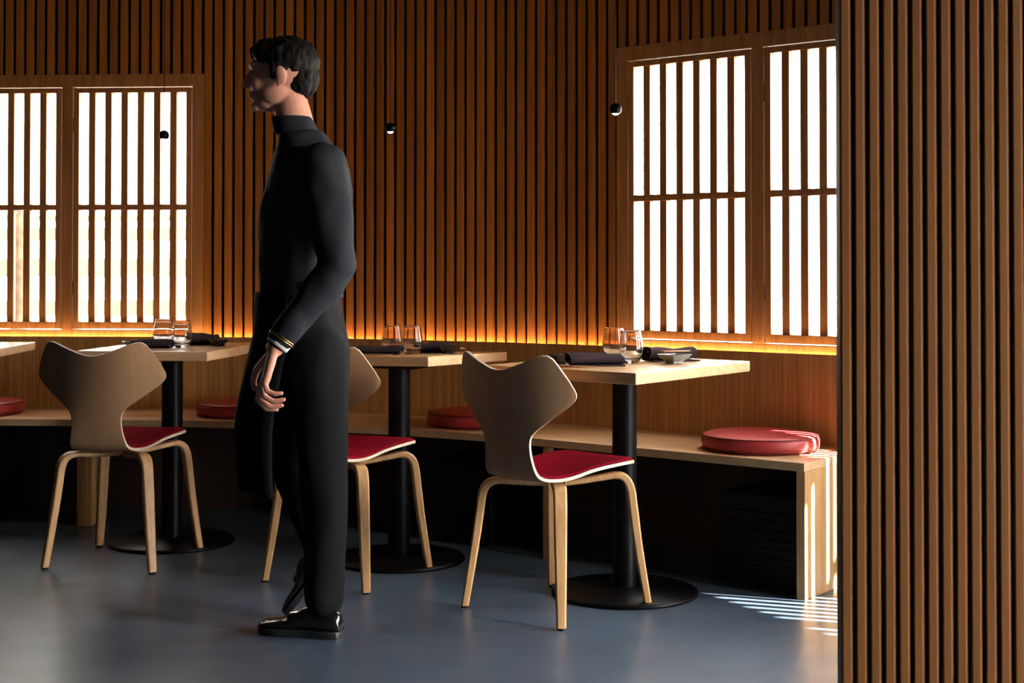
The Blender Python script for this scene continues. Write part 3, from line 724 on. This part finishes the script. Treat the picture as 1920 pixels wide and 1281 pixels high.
# ------------------------------------------------------------------ the walking person
def q(px, py, Y): return Vector(((px - 960) * Y / F, Y, H - (py - Y0) * Y / F))
def capsule(mb, p0, p1, r0, r1, n=20, flat=None):
    p0, p1 = Vector(p0), Vector(p1); d = p1 - p0; L = max(1e-6, d.length); d = d / L
    X = (flat - d * flat.dot(d)).normalized() if flat is not None else d.orthogonal().normalized(); Yv = d.cross(X)
    rings = []
    for a in np.linspace(-88, 0, 6): rings.append((p0 + d * (r0 * math.sin(R(a))), r0 * math.cos(R(a))))
    for f in (0.25, 0.5, 0.75): rings.append((p0 + d * L * f, r0 + (r1 - r0) * f))
    for a in np.linspace(0, 88, 6): rings.append((p1 + d * (r1 * math.sin(R(a))), r1 * math.cos(R(a))))
    mb.sweep([[tuple(c + X * (r * math.cos(2 * math.pi * j / n)) + Yv * (r * math.sin(2 * math.pi * j / n))) for j in range(n)] for c, r in rings])
def ellip(mb, c, r, rot=(0, 0, 0), n=24):
    Mx = Matrix.Rotation(rot[2], 3, 'Z') @ Matrix.Rotation(rot[1], 3, 'Y') @ Matrix.Rotation(rot[0], 3, 'X'); rings = []
    for a in np.linspace(-86, 86, 15):
        rings.append([tuple(Vector(c) + Mx @ Vector((r[0] * math.cos(R(a)) * math.cos(2 * math.pi * j / n), r[1] * math.cos(R(a)) * math.sin(2 * math.pi * j / n), r[2] * math.sin(R(a))))) for j in range(n)])
    mb.sweep(rings)
def loft(mb, rings, n=32, p=2.4):     # rings: (centre, half depth x, half width y)
    out = []
    for c, a, b in rings:
        lo_ = []
        for j in range(n):
            t_ = 2 * math.pi * j / n; ct, st = math.cos(t_), math.sin(t_); k = (abs(ct) ** p + abs(st) ** p) ** (-1 / p)
            lo_.append((c[0] + a * k * ct, c[1] + b * k * st, c[2]))
        out.append(lo_)
    mb.sweep(out)
def blob(mb, name, mat, parent, voxel, smooth=6, noise_amp=0.0, noise_scale=8.0, stretch=(1, 1, 1), cut=None):
    o = mb.build(name, mat)
    r = o.modifiers.new('r', 'REMESH'); r.mode = 'VOXEL'; r.voxel_size = voxel
    s = o.modifiers.new('s', 'SMOOTH'); s.factor = 0.5; s.iterations = smooth
    dg = bpy.context.evaluated_depsgraph_get(); me = bpy.data.meshes.new_from_object(o.evaluated_get(dg)); o.modifiers.clear()
    o.data = me; me.materials.clear(); me.materials.append(mat)
    if cut:
        bm = bmesh.new(); bm.from_mesh(me)
        for co, no in cut: bmesh.ops.bisect_plane(bm, geom=bm.verts[:] + bm.edges[:] + bm.faces[:], plane_co=co, plane_no=no, clear_outer=True)
        bmesh.ops.holes_fill(bm, edges=[e for e in bm.edges if e.is_boundary]); bm.to_mesh(me); bm.free()
    me.calc_loop_triangles()
    if noise_amp:
        nr = [v.normal.copy() for v in me.vertices]
        for v, nn in zip(me.vertices, nr):
            w = Vector((v.co.x * stretch[0], v.co.y * stretch[1], v.co.z * stretch[2])) * noise_scale
            v.co += nn * noise_amp * (noise.noise(w) + 0.45 * noise.noise(w * 2.3))
    me.polygons.foreach_set('use_smooth', [True] * len(me.polygons))
    o.parent = parent
    if parent is not None:
        for v in me.vertices: v.co -= parent.location
    return o
YC = 4.27; YN = 4.18; YF = 4.36
prs = empty('person', (-0.60, YC, 0.0)); tag(prs, 'person with dark hair walking left in charcoal shirt, black trousers, long apron and polished shoes', 'person')
HC = q(526, 142, YC)
b = MB()
# head: skull, face, jaw, features
ellip(b, HC + Vector((0.012, 0, 0.022)), (0.094, 0.074, 0.088))
ellip(b, HC + Vector((-0.030, 0, -0.020)), (0.062, 0.060, 0.090))
ellip(b, HC + Vector((-0.038, 0, -0.068)), (0.046, 0.047, 0.040))
ellip(b, HC + Vector((-0.072, 0, -0.093)), (0.018, 0.022, 0.017))            # chin
capsule(b, HC + Vector((-0.083, 0, 0.018)), HC + Vector((-0.107, 0, -0.024)), 0.008, 0.0125)   # nose
ellip(b, HC + Vector((-0.098, 0.011, -0.028)), (0.010, 0.008, 0.008)); ellip(b, HC + Vector((-0.098, -0.011, -0.028)), (0.010, 0.008, 0.008))
ellip(b, HC + Vector((-0.086, 0, -0.054)), (0.011, 0.022, 0.0075)); ellip(b, HC + Vector((-0.084, 0, -0.066)), (0.011, 0.019, 0.007))
ellip(b, HC + Vector((-0.076, 0, 0.030)), (0.020, 0.052, 0.012))            # brow
for s_ in (-1, 1):
    ellip(b, HC + Vector((-0.052, s_ * 0.036, -0.026)), (0.034, 0.020, 0.030)); ellip(b, HC + Vector((-0.012, s_ * 0.036, -0.050)), (0.050, 0.028, 0.040))  # cheek
    ellip(b, HC + Vector((0.012, s_ * 0.077, -0.008)), (0.017, 0.007, 0.030), (0, R(-12), 0))
    ellip(b, HC + Vector((0.006, s_ * 0.076, -0.030)), (0.009, 0.006, 0.012))
# neck and trunk
capsule(b, q(540, 178, YC), q(560, 262, YC), 0.052, 0.058)
TR = [(566, 262, 0.055, 0.075), (574, 284, 0.080, 0.150), (580, 318, 0.100, 0.180), (578, 360, 0.112, 0.178), (570, 420, 0.112, 0.160), (562, 480, 0.104, 0.142), (562, 540, 0.102, 0.140), (574, 600, 0.112, 0.155), (584, 650, 0.110, 0.155), (588, 690, 0.085, 0.14)]
loft(b, [(q(x, y, YC), a, c) for x, y, a, c in TR])
# joints
SH, EL, WR = q(604, 312, 4.075), q(632, 500, 4.03), q(516, 652, 3.99)
SHf, ELf, WRf = q(590, 312, 4.455), q(570, 490, 4.50), q(590, 660, 4.52)
capsule(b, SH, EL, 0.050, 0.038); capsule(b, EL, WR, 0.040, 0.026); capsule(b, SHf, ELf, 0.050, 0.038); capsule(b, ELf, WRf, 0.040, 0.026)
HP, KN, AN = q(592, 660, YN), q(606, 868, YN), q(606, 1128, YN)
HPf, KNf, ANf = q(584, 660, YF), q(548, 856, YF), q(604, 1040, YF)
for h_, k_, a_ in ((HP, KN, AN), (HPf, KNf, ANf)):
    capsule(b, h_, k_, 0.083, 0.055); capsule(b, k_, k_ * 0.62 + a_ * 0.38 + Vector((0.012, 0, 0)), 0.052, 0.056); capsule(b, k_ * 0.62 + a_ * 0.38 + Vector((0.012, 0, 0)), a_, 0.055, 0.036)
# near hand: back of the hand forward, fingers curled back (towards the right)
def hand(b, wr, S=1):
    kx = lambda px, py, dy: q(px, py, wr.y + dy)
    pal = [(-0.028, 500, 712), (-0.010, 496, 717), (0.009, 493, 721), (0.028, 493, 722)]
    for i, (dy, px, py) in enumerate(pal):
        capsule(b, wr + Vector((0.001, dy * 0.45, 0.0)), kx(px, py, dy), 0.0135, 0.0120)
    capsule(b, kx(508, 675, -0.012), kx(500, 708, -0.018), 0.014, 0.013); capsule(b, kx(509, 678, 0.010), kx(499, 710, 0.012), 0.014, 0.013)
    fin = [(-0.034, (497, 714), (501, 733), (517, 739), (529, 737), 0.0076),
           (-0.012, (493, 720), (495, 743), (514, 753), (533, 749), 0.0085),
           (0.010, (490, 724), (489, 750), (508, 763), (529, 760), 0.0088),
           (0.033, (490, 722), (484, 749), (500, 766), (520, 768), 0.0085)]
    for dy, a, c, d_, e, r in fin:
        pa, pb, pc, pdn = kx(*a, dy * 0.9), kx(*c, dy), kx(*d_, dy * 1.02), kx(*e, dy * 1.02)
        capsule(b, pa, pb, r * 1.16, r * 1.05); capsule(b, pb, pc, r * 1.05, r * 0.95); capsule(b, pc, pdn, r * 0.95, r * 0.78)
    capsule(b, wr + Vector((-0.008, 0.018, -0.012)), kx(483, 692, 0.036), 0.0135, 0.0115); capsule(b, kx(483, 692, 0.036), kx(476, 712, 0.040), 0.0105, 0.0098); capsule(b, kx(476, 712, 0.040), kx(477, 728, 0.040), 0.0095, 0.0080)
hand(b, WR)
# far hand, relaxed, hidden behind the hip
for i, dy in enumerate((-0.03, -0.01, 0.01, 0.03)):
    w = WRf; capsule(b, w + Vector((0, dy * 0.4, 0)), w + Vector((-0.004, dy, -0.085)), 0.013, 0.011)
    capsule(b, w + Vector((-0.004, dy, -0.085)), w + Vector((-0.016, dy, -0.125)), 0.0088, 0.0085); capsule(b, w + Vector((-0.016, dy, -0.125)), w + Vector((0.0, dy, -0.158)), 0.0085, 0.0072)
capsule(b, WRf + Vector((-0.015, -0.01, -0.01)), WRf + Vector((-0.045, -0.015, -0.06)), 0.012, 0.0095)
blob(b, 'body', M['skin'], prs, 0.0034, 5)
# eyes and brows
for s_ in (-1, 1):
    e = MB(); ellip(e, HC + Vector((-0.0675, s_ * 0.031, 0.006)), (0.0125, 0.0125, 0.0095)); eo = e.build('eye', M['eye'], smooth=True)
    eo.parent = prs; [setattr(v, 'co', v.co - prs.location) for v in eo.data.vertices]
    e = MB(); ellip(e, HC + Vector((-0.0790, s_ * 0.032, 0.006)), (0.003, 0.0055, 0.0055)); io = e.build('iris', M['hair'], smooth=True); io.parent = eo
    [setattr(v, 'co', v.co - prs.location) for v in io.data.vertices]
    e = MB(); capsule(e, HC + Vector((-0.094, s_ * 0.014, 0.029)), HC + Vector((-0.078, s_ * 0.048, 0.031)), 0.0036, 0.0028); bo = e.build('eyebrow', M['hair'], smooth=True); bo.parent = prs
    [setattr(v, 'co', v.co - prs.location) for v in bo.data.vertices]
# hair
b = MB()
ellip(b, HC + Vector((0.021, 0, 0.041)), (0.096, 0.081, 0.080)); ellip(b, HC + Vector((-0.030, 0, 0.072)), (0.062, 0.068, 0.040)); ellip(b, HC + Vector((0.058, 0, -0.006)), (0.056, 0.064, 0.066))
ellip(b, HC + Vector((-0.062, 0, 0.073)), (0.030, 0.050, 0.022))
for s_ in (-1, 1): capsule(b, HC + Vector((-0.010, s_ * 0.069, 0.03)), HC + Vector((-0.012, s_ * 0.068, -0.012)), 0.012, 0.006)
blob(b, 'hair', M['hair'], prs, 0.0045, 4, 0.006, 60, (1, 1, 0.35))
# shirt
b = MB()
loft(b, [(q(x, y, YC), a + 0.016, c + 0.016) for x, y, a, c in TR[1:7]] + [(q(566, 560, YC), 0.128, 0.166)])
loft(b, [(q(560, 246, YC), 0.068, 0.072), (q(566, 262, YC), 0.075, 0.10), (q(576, 290, YC), 0.095, 0.165)])
for a_, e_, w_ in ((SH, EL, WR), (SHf, ELf, WRf)):
    capsule(b, a_ + Vector((0, 0, 0.004)), e_, 0.070, 0.056); capsule(b, e_, e_ * 0.25 + w_ * 0.75, 0.056, 0.042); capsule(b, e_ * 0.25 + w_ * 0.75, e_ * 0.10 + w_ * 0.90, 0.042, 0.036)
blob(b, 'shirt', M['shirt'], prs, 0.007, 5, 0.011, 9, (1, 1, 0.8))
b = MB()       # standing collar
loft(b, [(q(556, 252, YC), 0.068, 0.066), (q(550, 232, YC), 0.064, 0.062), (q(546, 219, YC), 0.061, 0.060)])
blob(b, 'collar', M['shirt'], prs, 0.005, 3)
# cuffs
for w_, e_, nm in ((WR, EL, 'cuff'), (WRf, ELf, 'cuff')):
    d_ = (w_ - e_).normalized(); b = MB(); c0 = w_ - d_ * 0.026; rings = []
    X_ = d_.orthogonal().normalized(); Y_ = d_.cross(X_)
    for t_, r_ in ((0, 0.033), (0.002, 0.0355), (0.018, 0.0345), (0.020, 0.032), (0.018, 0.029), (0.002, 0.029)):
        rings.append([tuple(c0 + d_ * t_ + X_ * r_ * math.cos(2 * math.pi * j / 32) + Y_ * r_ * math.sin(2 * math.pi * j / 32)) for j in range(32)])
    rings.append(rings[0]); b.sweep(rings, close=False); co_ = b.build(nm, M['cuff'], smooth=True); co_.parent = prs; co_['label'] = 'pale shirt cuff'
    [setattr(v, 'co', v.co - prs.location) for v in co_.data.vertices]
d_ = (WR - EL).normalized(); X_ = d_.orthogonal().normalized(); Y_ = d_.cross(X_); c0 = WR - d_ * 0.036
b = MB()
for k in (0.0, 0.006):
    rings = []
    for i in range(33):
        a = 2 * math.pi * i / 32; rd = X_ * math.cos(a) + Y_ * math.sin(a); c = c0 + d_ * k + rd * 0.0395
        rings.append([tuple(c + rd * (0.0018 * math.cos(t_)) + d_ * (0.0018 * math.sin(t_))) for t_ in np.linspace(0, 2 * math.pi, 7)[:-1]])
    b.sweep(rings, close=False)
wo = b.build('bracelet', M['brass'], smooth=True); wo.parent = prs; [setattr(v, 'co', v.co - prs.location) for v in wo.data.vertices]
# trousers
b = MB()
loft(b, [(q(562, 520, YC), 0.116, 0.152), (q(564, 560, YC), 0.120, 0.158), (q(574, 610, YC), 0.122, 0.172), (q(580, 655, YC), 0.122, 0.174), (q(584, 700, YC), 0.108, 0.166)])
for (h_, k_, a_), dl in (((HP, KN, AN), 0.0), ((HPf, KNf, ANf), 0.0)):
    capsule(b, h_, k_, 0.098, 0.070); m_ = k_ * 0.5 + a_ * 0.5 + Vector((0.010, 0, 0)); capsule(b, k_, m_, 0.070, 0.063); capsule(b, m_, a_ + Vector((0.004, 0, 0.015)), 0.063, 0.057)
blob(b, 'trousers', M['trousers'], prs, 0.0075, 5, 0.010, 8, (1, 1, 0.45))
# apron: a long sheet round the front
st = [(548, 566, 0.140, 0.172), (620, 572, 0.152, 0.195), (700, 560, 0.160, 0.205), (780, 548, 0.165, 0.205), (860, 546, 0.160, 0.200), (912, 548, 0.152, 0.195)]
zs_ = np.linspace(548, 912, 34); sx_ = crv([(y, x, a, c) for y, x, a, c in st], zs_); v = []; f = []; na = 41
for (x, a, c), y in zip(sx_, zs_):
    for j in range(na):
        ph = R(180 - 82 + 164 * j / (na - 1)); fold = 0.010 * math.sin(9 * ph + 0.004 * y) * (y - 548) / 364
        cc = q(x, y, YC); v.append((cc.x + (a + fold) * math.cos(ph), cc.y - (c + fold) * math.sin(ph), cc.z + 0.006 * math.sin(3 * ph) * (y - 548) / 364))
for i in range(len(zs_) - 1):
    for j in range(na - 1): a = i * na + j; f.append((a, a + 1, a + 1 + na, a + na))
me = bpy.data.meshes.new('apron'); me.from_pydata(v, [], f); me.materials.append(M['apron']); me.polygons.foreach_set('use_smooth', [True] * len(me.polygons))
ap = bpy.data.objects.new('apron', me); C.objects.link(ap); ap.parent = prs
for vv in me.vertices: vv.co -= prs.location
sm = ap.modifiers.new('solid', 'SOLIDIFY'); sm.thickness = 0.003
# shoes
def shoe(heel, toe, pitch=0.0):
    heel = Vector(heel); toe = Vector(toe); d_ = (toe - heel); L = d_.length; d_.normalize(); sd_ = Vector((0, 0, 1)).cross(d_).normalized(); up = d_.cross(sd_)
    root = empty('shoe'); root.parent = prs
    P_ = lambda x, y, z: tuple(heel + d_ * (x * L) + sd_ * y + up * z - prs.location)
    wdt = lambda x: float(np.interp(x, [0, 0.03, 0.1, 0.25, 0.42, 0.6, 0.75, 0.88, 0.96, 1.0], [0.012, 0.026, 0.034, 0.036, 0.035, 0.043, 0.048, 0.043, 0.028, 0.008]))
    s = MB()
    outl = [(x, wdt(x)) for x in (0, 0.012, 0.03, 0.06, 0.1, 0.18, 0.25, 0.35, 0.42, 0.5, 0.6, 0.68, 0.75, 0.82, 0.88, 0.93, 0.97, 0.99, 1.0)]
    loop = outl + [(x, -w) for x, w in outl[::-1]]
    def ringz(z, g): return [P_(x, (w + g) if w > 0 else (w - g), z) for x, w in loop]
    s.sweep([ringz(0.0, 0.000), ringz(0.001, 0.002), ringz(0.018, 0.0035), ringz(0.020, 0.001)]); so_ = s.build('sole', M['sole'], parent=None, bevel=0.002); so_.parent = root
    s = MB(); n = 28; rings = []
    for x, top_ in ((0.005, 0.045), (0.03, 0.068), (0.08, 0.078), (0.16, 0.080), (0.26, 0.080), (0.36, 0.084), (0.46, 0.080), (0.54, 0.066), (0.60, 0.053), (0.68, 0.046), (0.76, 0.043), (0.84, 0.041), (0.91, 0.037), (0.96, 0.031), (0.985, 0.026)):
        w = wdt(x) * 0.97; r_ = []
        for j in range(n):
            a = 2 * math.pi * j / n; yy = w * math.cos(a) * (1 - 0.28 * max(0, math.sin(a)) * (1 if x < 0.5 else 0.5)); zz = 0.018 + (top_ - 0.018) * (0.5 + 0.5 * math.sin(a))
            if zz < 0.03: yy = w * (1 if math.cos(a) > 0 else -1) * abs(math.cos(a)) ** 0.5
            r_.append(P_(x, yy, zz))
        rings.append(r_)
    s.sweep(rings); up_ = s.build('upper', M['shoe'], smooth=True); up_.parent = root
    s = MB(); rr = []          # raised apron seam of the loafer
    for i in range(25):
        a = math.pi * (i / 24); x = 0.66 + 0.24 * math.sin(a); y = 0.030 * math.cos(a); c = Vector(P_(x, y, 0.0455 - 0.010 * (x - 0.66) / 0.24 - 0.14 * abs(y) * 1))
        rr.append([tuple(c + Vector((0.0022 * math.cos(t_), 0.0022 * math.sin(t_) * 0.5, 0.003 * math.sin(t_)))) for t_ in np.linspace(0, 2 * math.pi, 7)[:-1]])
    s.sweep(rr); o_ = s.build('seam', M['shoe'], smooth=True); o_.parent = up_
    s = MB(); rr = []
    for i in range(15):
        a = math.pi * i / 14; c = Vector(P_(0.56, 0.040 * math.cos(a), 0.030 + 0.036 * math.sin(a))); dd = Vector(d_)
        rr.append([tuple(c + dd * u + Vector((0, 0, w))) for u, w in ((-0.011, 0), (0.011, -0.004), (0.011, 0.0005), (-0.011, 0.0045))])
    s.sweep(rr); o_ = s.build('strap', M['shoe'], smooth=False); o_.parent = up_
shoe((-0.492, 4.150, 0.0), (-0.748, 4.230, 0.0))
hl = q(642, 1030, YF); shoe(hl, hl + Vector((-0.165, 0.012, -0.205)))

# ------------------------------------------------------------------ outside
g = MB(); g.box(-40, 40, -30, 60, -0.30, -0.10); struct(g.build('ground', M['pave']))

def fence():
    r = empty('fence', (-2.6, 11.0, -0.10)); m = M['outdoor_timber']
    for x in (-5.2, -3.4, -1.6, 0.2):
        s = MB(); s.box(x - 0.05 + 2.6, x + 0.05 + 2.6, 0.0, 0.09, 0, 1.75); s.build('post', m, parent=r, bevel=0.004)
    for z0, z1 in ((0.28, 0.38), (0.52, 0.64), (0.80, 0.92), (1.10, 1.24), (1.38, 1.48), (1.53, 1.57)):
        s = MB(); s.box(-2.7, 2.9, -0.03, 0.0, z0, z1); s.build('rail', m, parent=r)
    tag(r, 'washed out brown rail fence seen through the lower half of the left window', 'fence')
M['outdoor_timber'] = plain('dark_outdoor_timber', (0.05, 0.036, 0.022), rough=0.9, noise_amt=0.3, nscale=3, spec=0.05)
M['outdoor_grey'] = plain('grey_green_paint', (0.022, 0.026, 0.024), rough=0.8, spec=0.05)
M['bark'] = plain('bark', (0.016, 0.010, 0.006), rough=0.95, noise_amt=0.4, nscale=20, spec=0.03)
fence()
r = empty('street_tree', (-3.12, 9.0, -0.10)); s = MB()
s.lathe([(0.075, 0.0), (0.055, 0.3), (0.045, 0.8), (0.04, 1.2), (0.02, 1.9)], n=14); s.build('trunk', M['bark'], parent=r, smooth=True)
s = MB(); random.seed(3)
for k in range(260):
    a = random.random() * 6.28; rr = 0.42 * random.random() ** 0.5; z = 1.45 + random.random() * 1.3; c = Vector((rr * math.cos(a), rr * math.sin(a), z))
    d1_ = Vector((random.gauss(0, 1), random.gauss(0, 1), random.gauss(0, 1))).normalized(); d2_ = d1_.orthogonal().normalized()
    s.add([c - d1_ * 0.05, c + d2_ * 0.02, c + d1_ * 0.05, c - d2_ * 0.02], [(0, 1, 2, 3)])
s.build('foliage', M['leaf'], parent=r)
tag(r, 'blurred slim tree outside the left window at the left edge', 'tree')
r = empty('street_post', (0.985, 11.2, -0.10)); s = MB(); s.lathe([(0.03, 0.0), (0.03, 1.15)], n=14); s.build('pole', M['outdoor_grey'], parent=r)
s = MB(); s.box(-0.05, 0.05, -0.02, 0.02, 1.17, 1.56); s.build('panel', M['outdoor_grey'], parent=r, bevel=0.01)
tag(r, 'faint grey green post outside the right window, by its lower left slats', 'post')
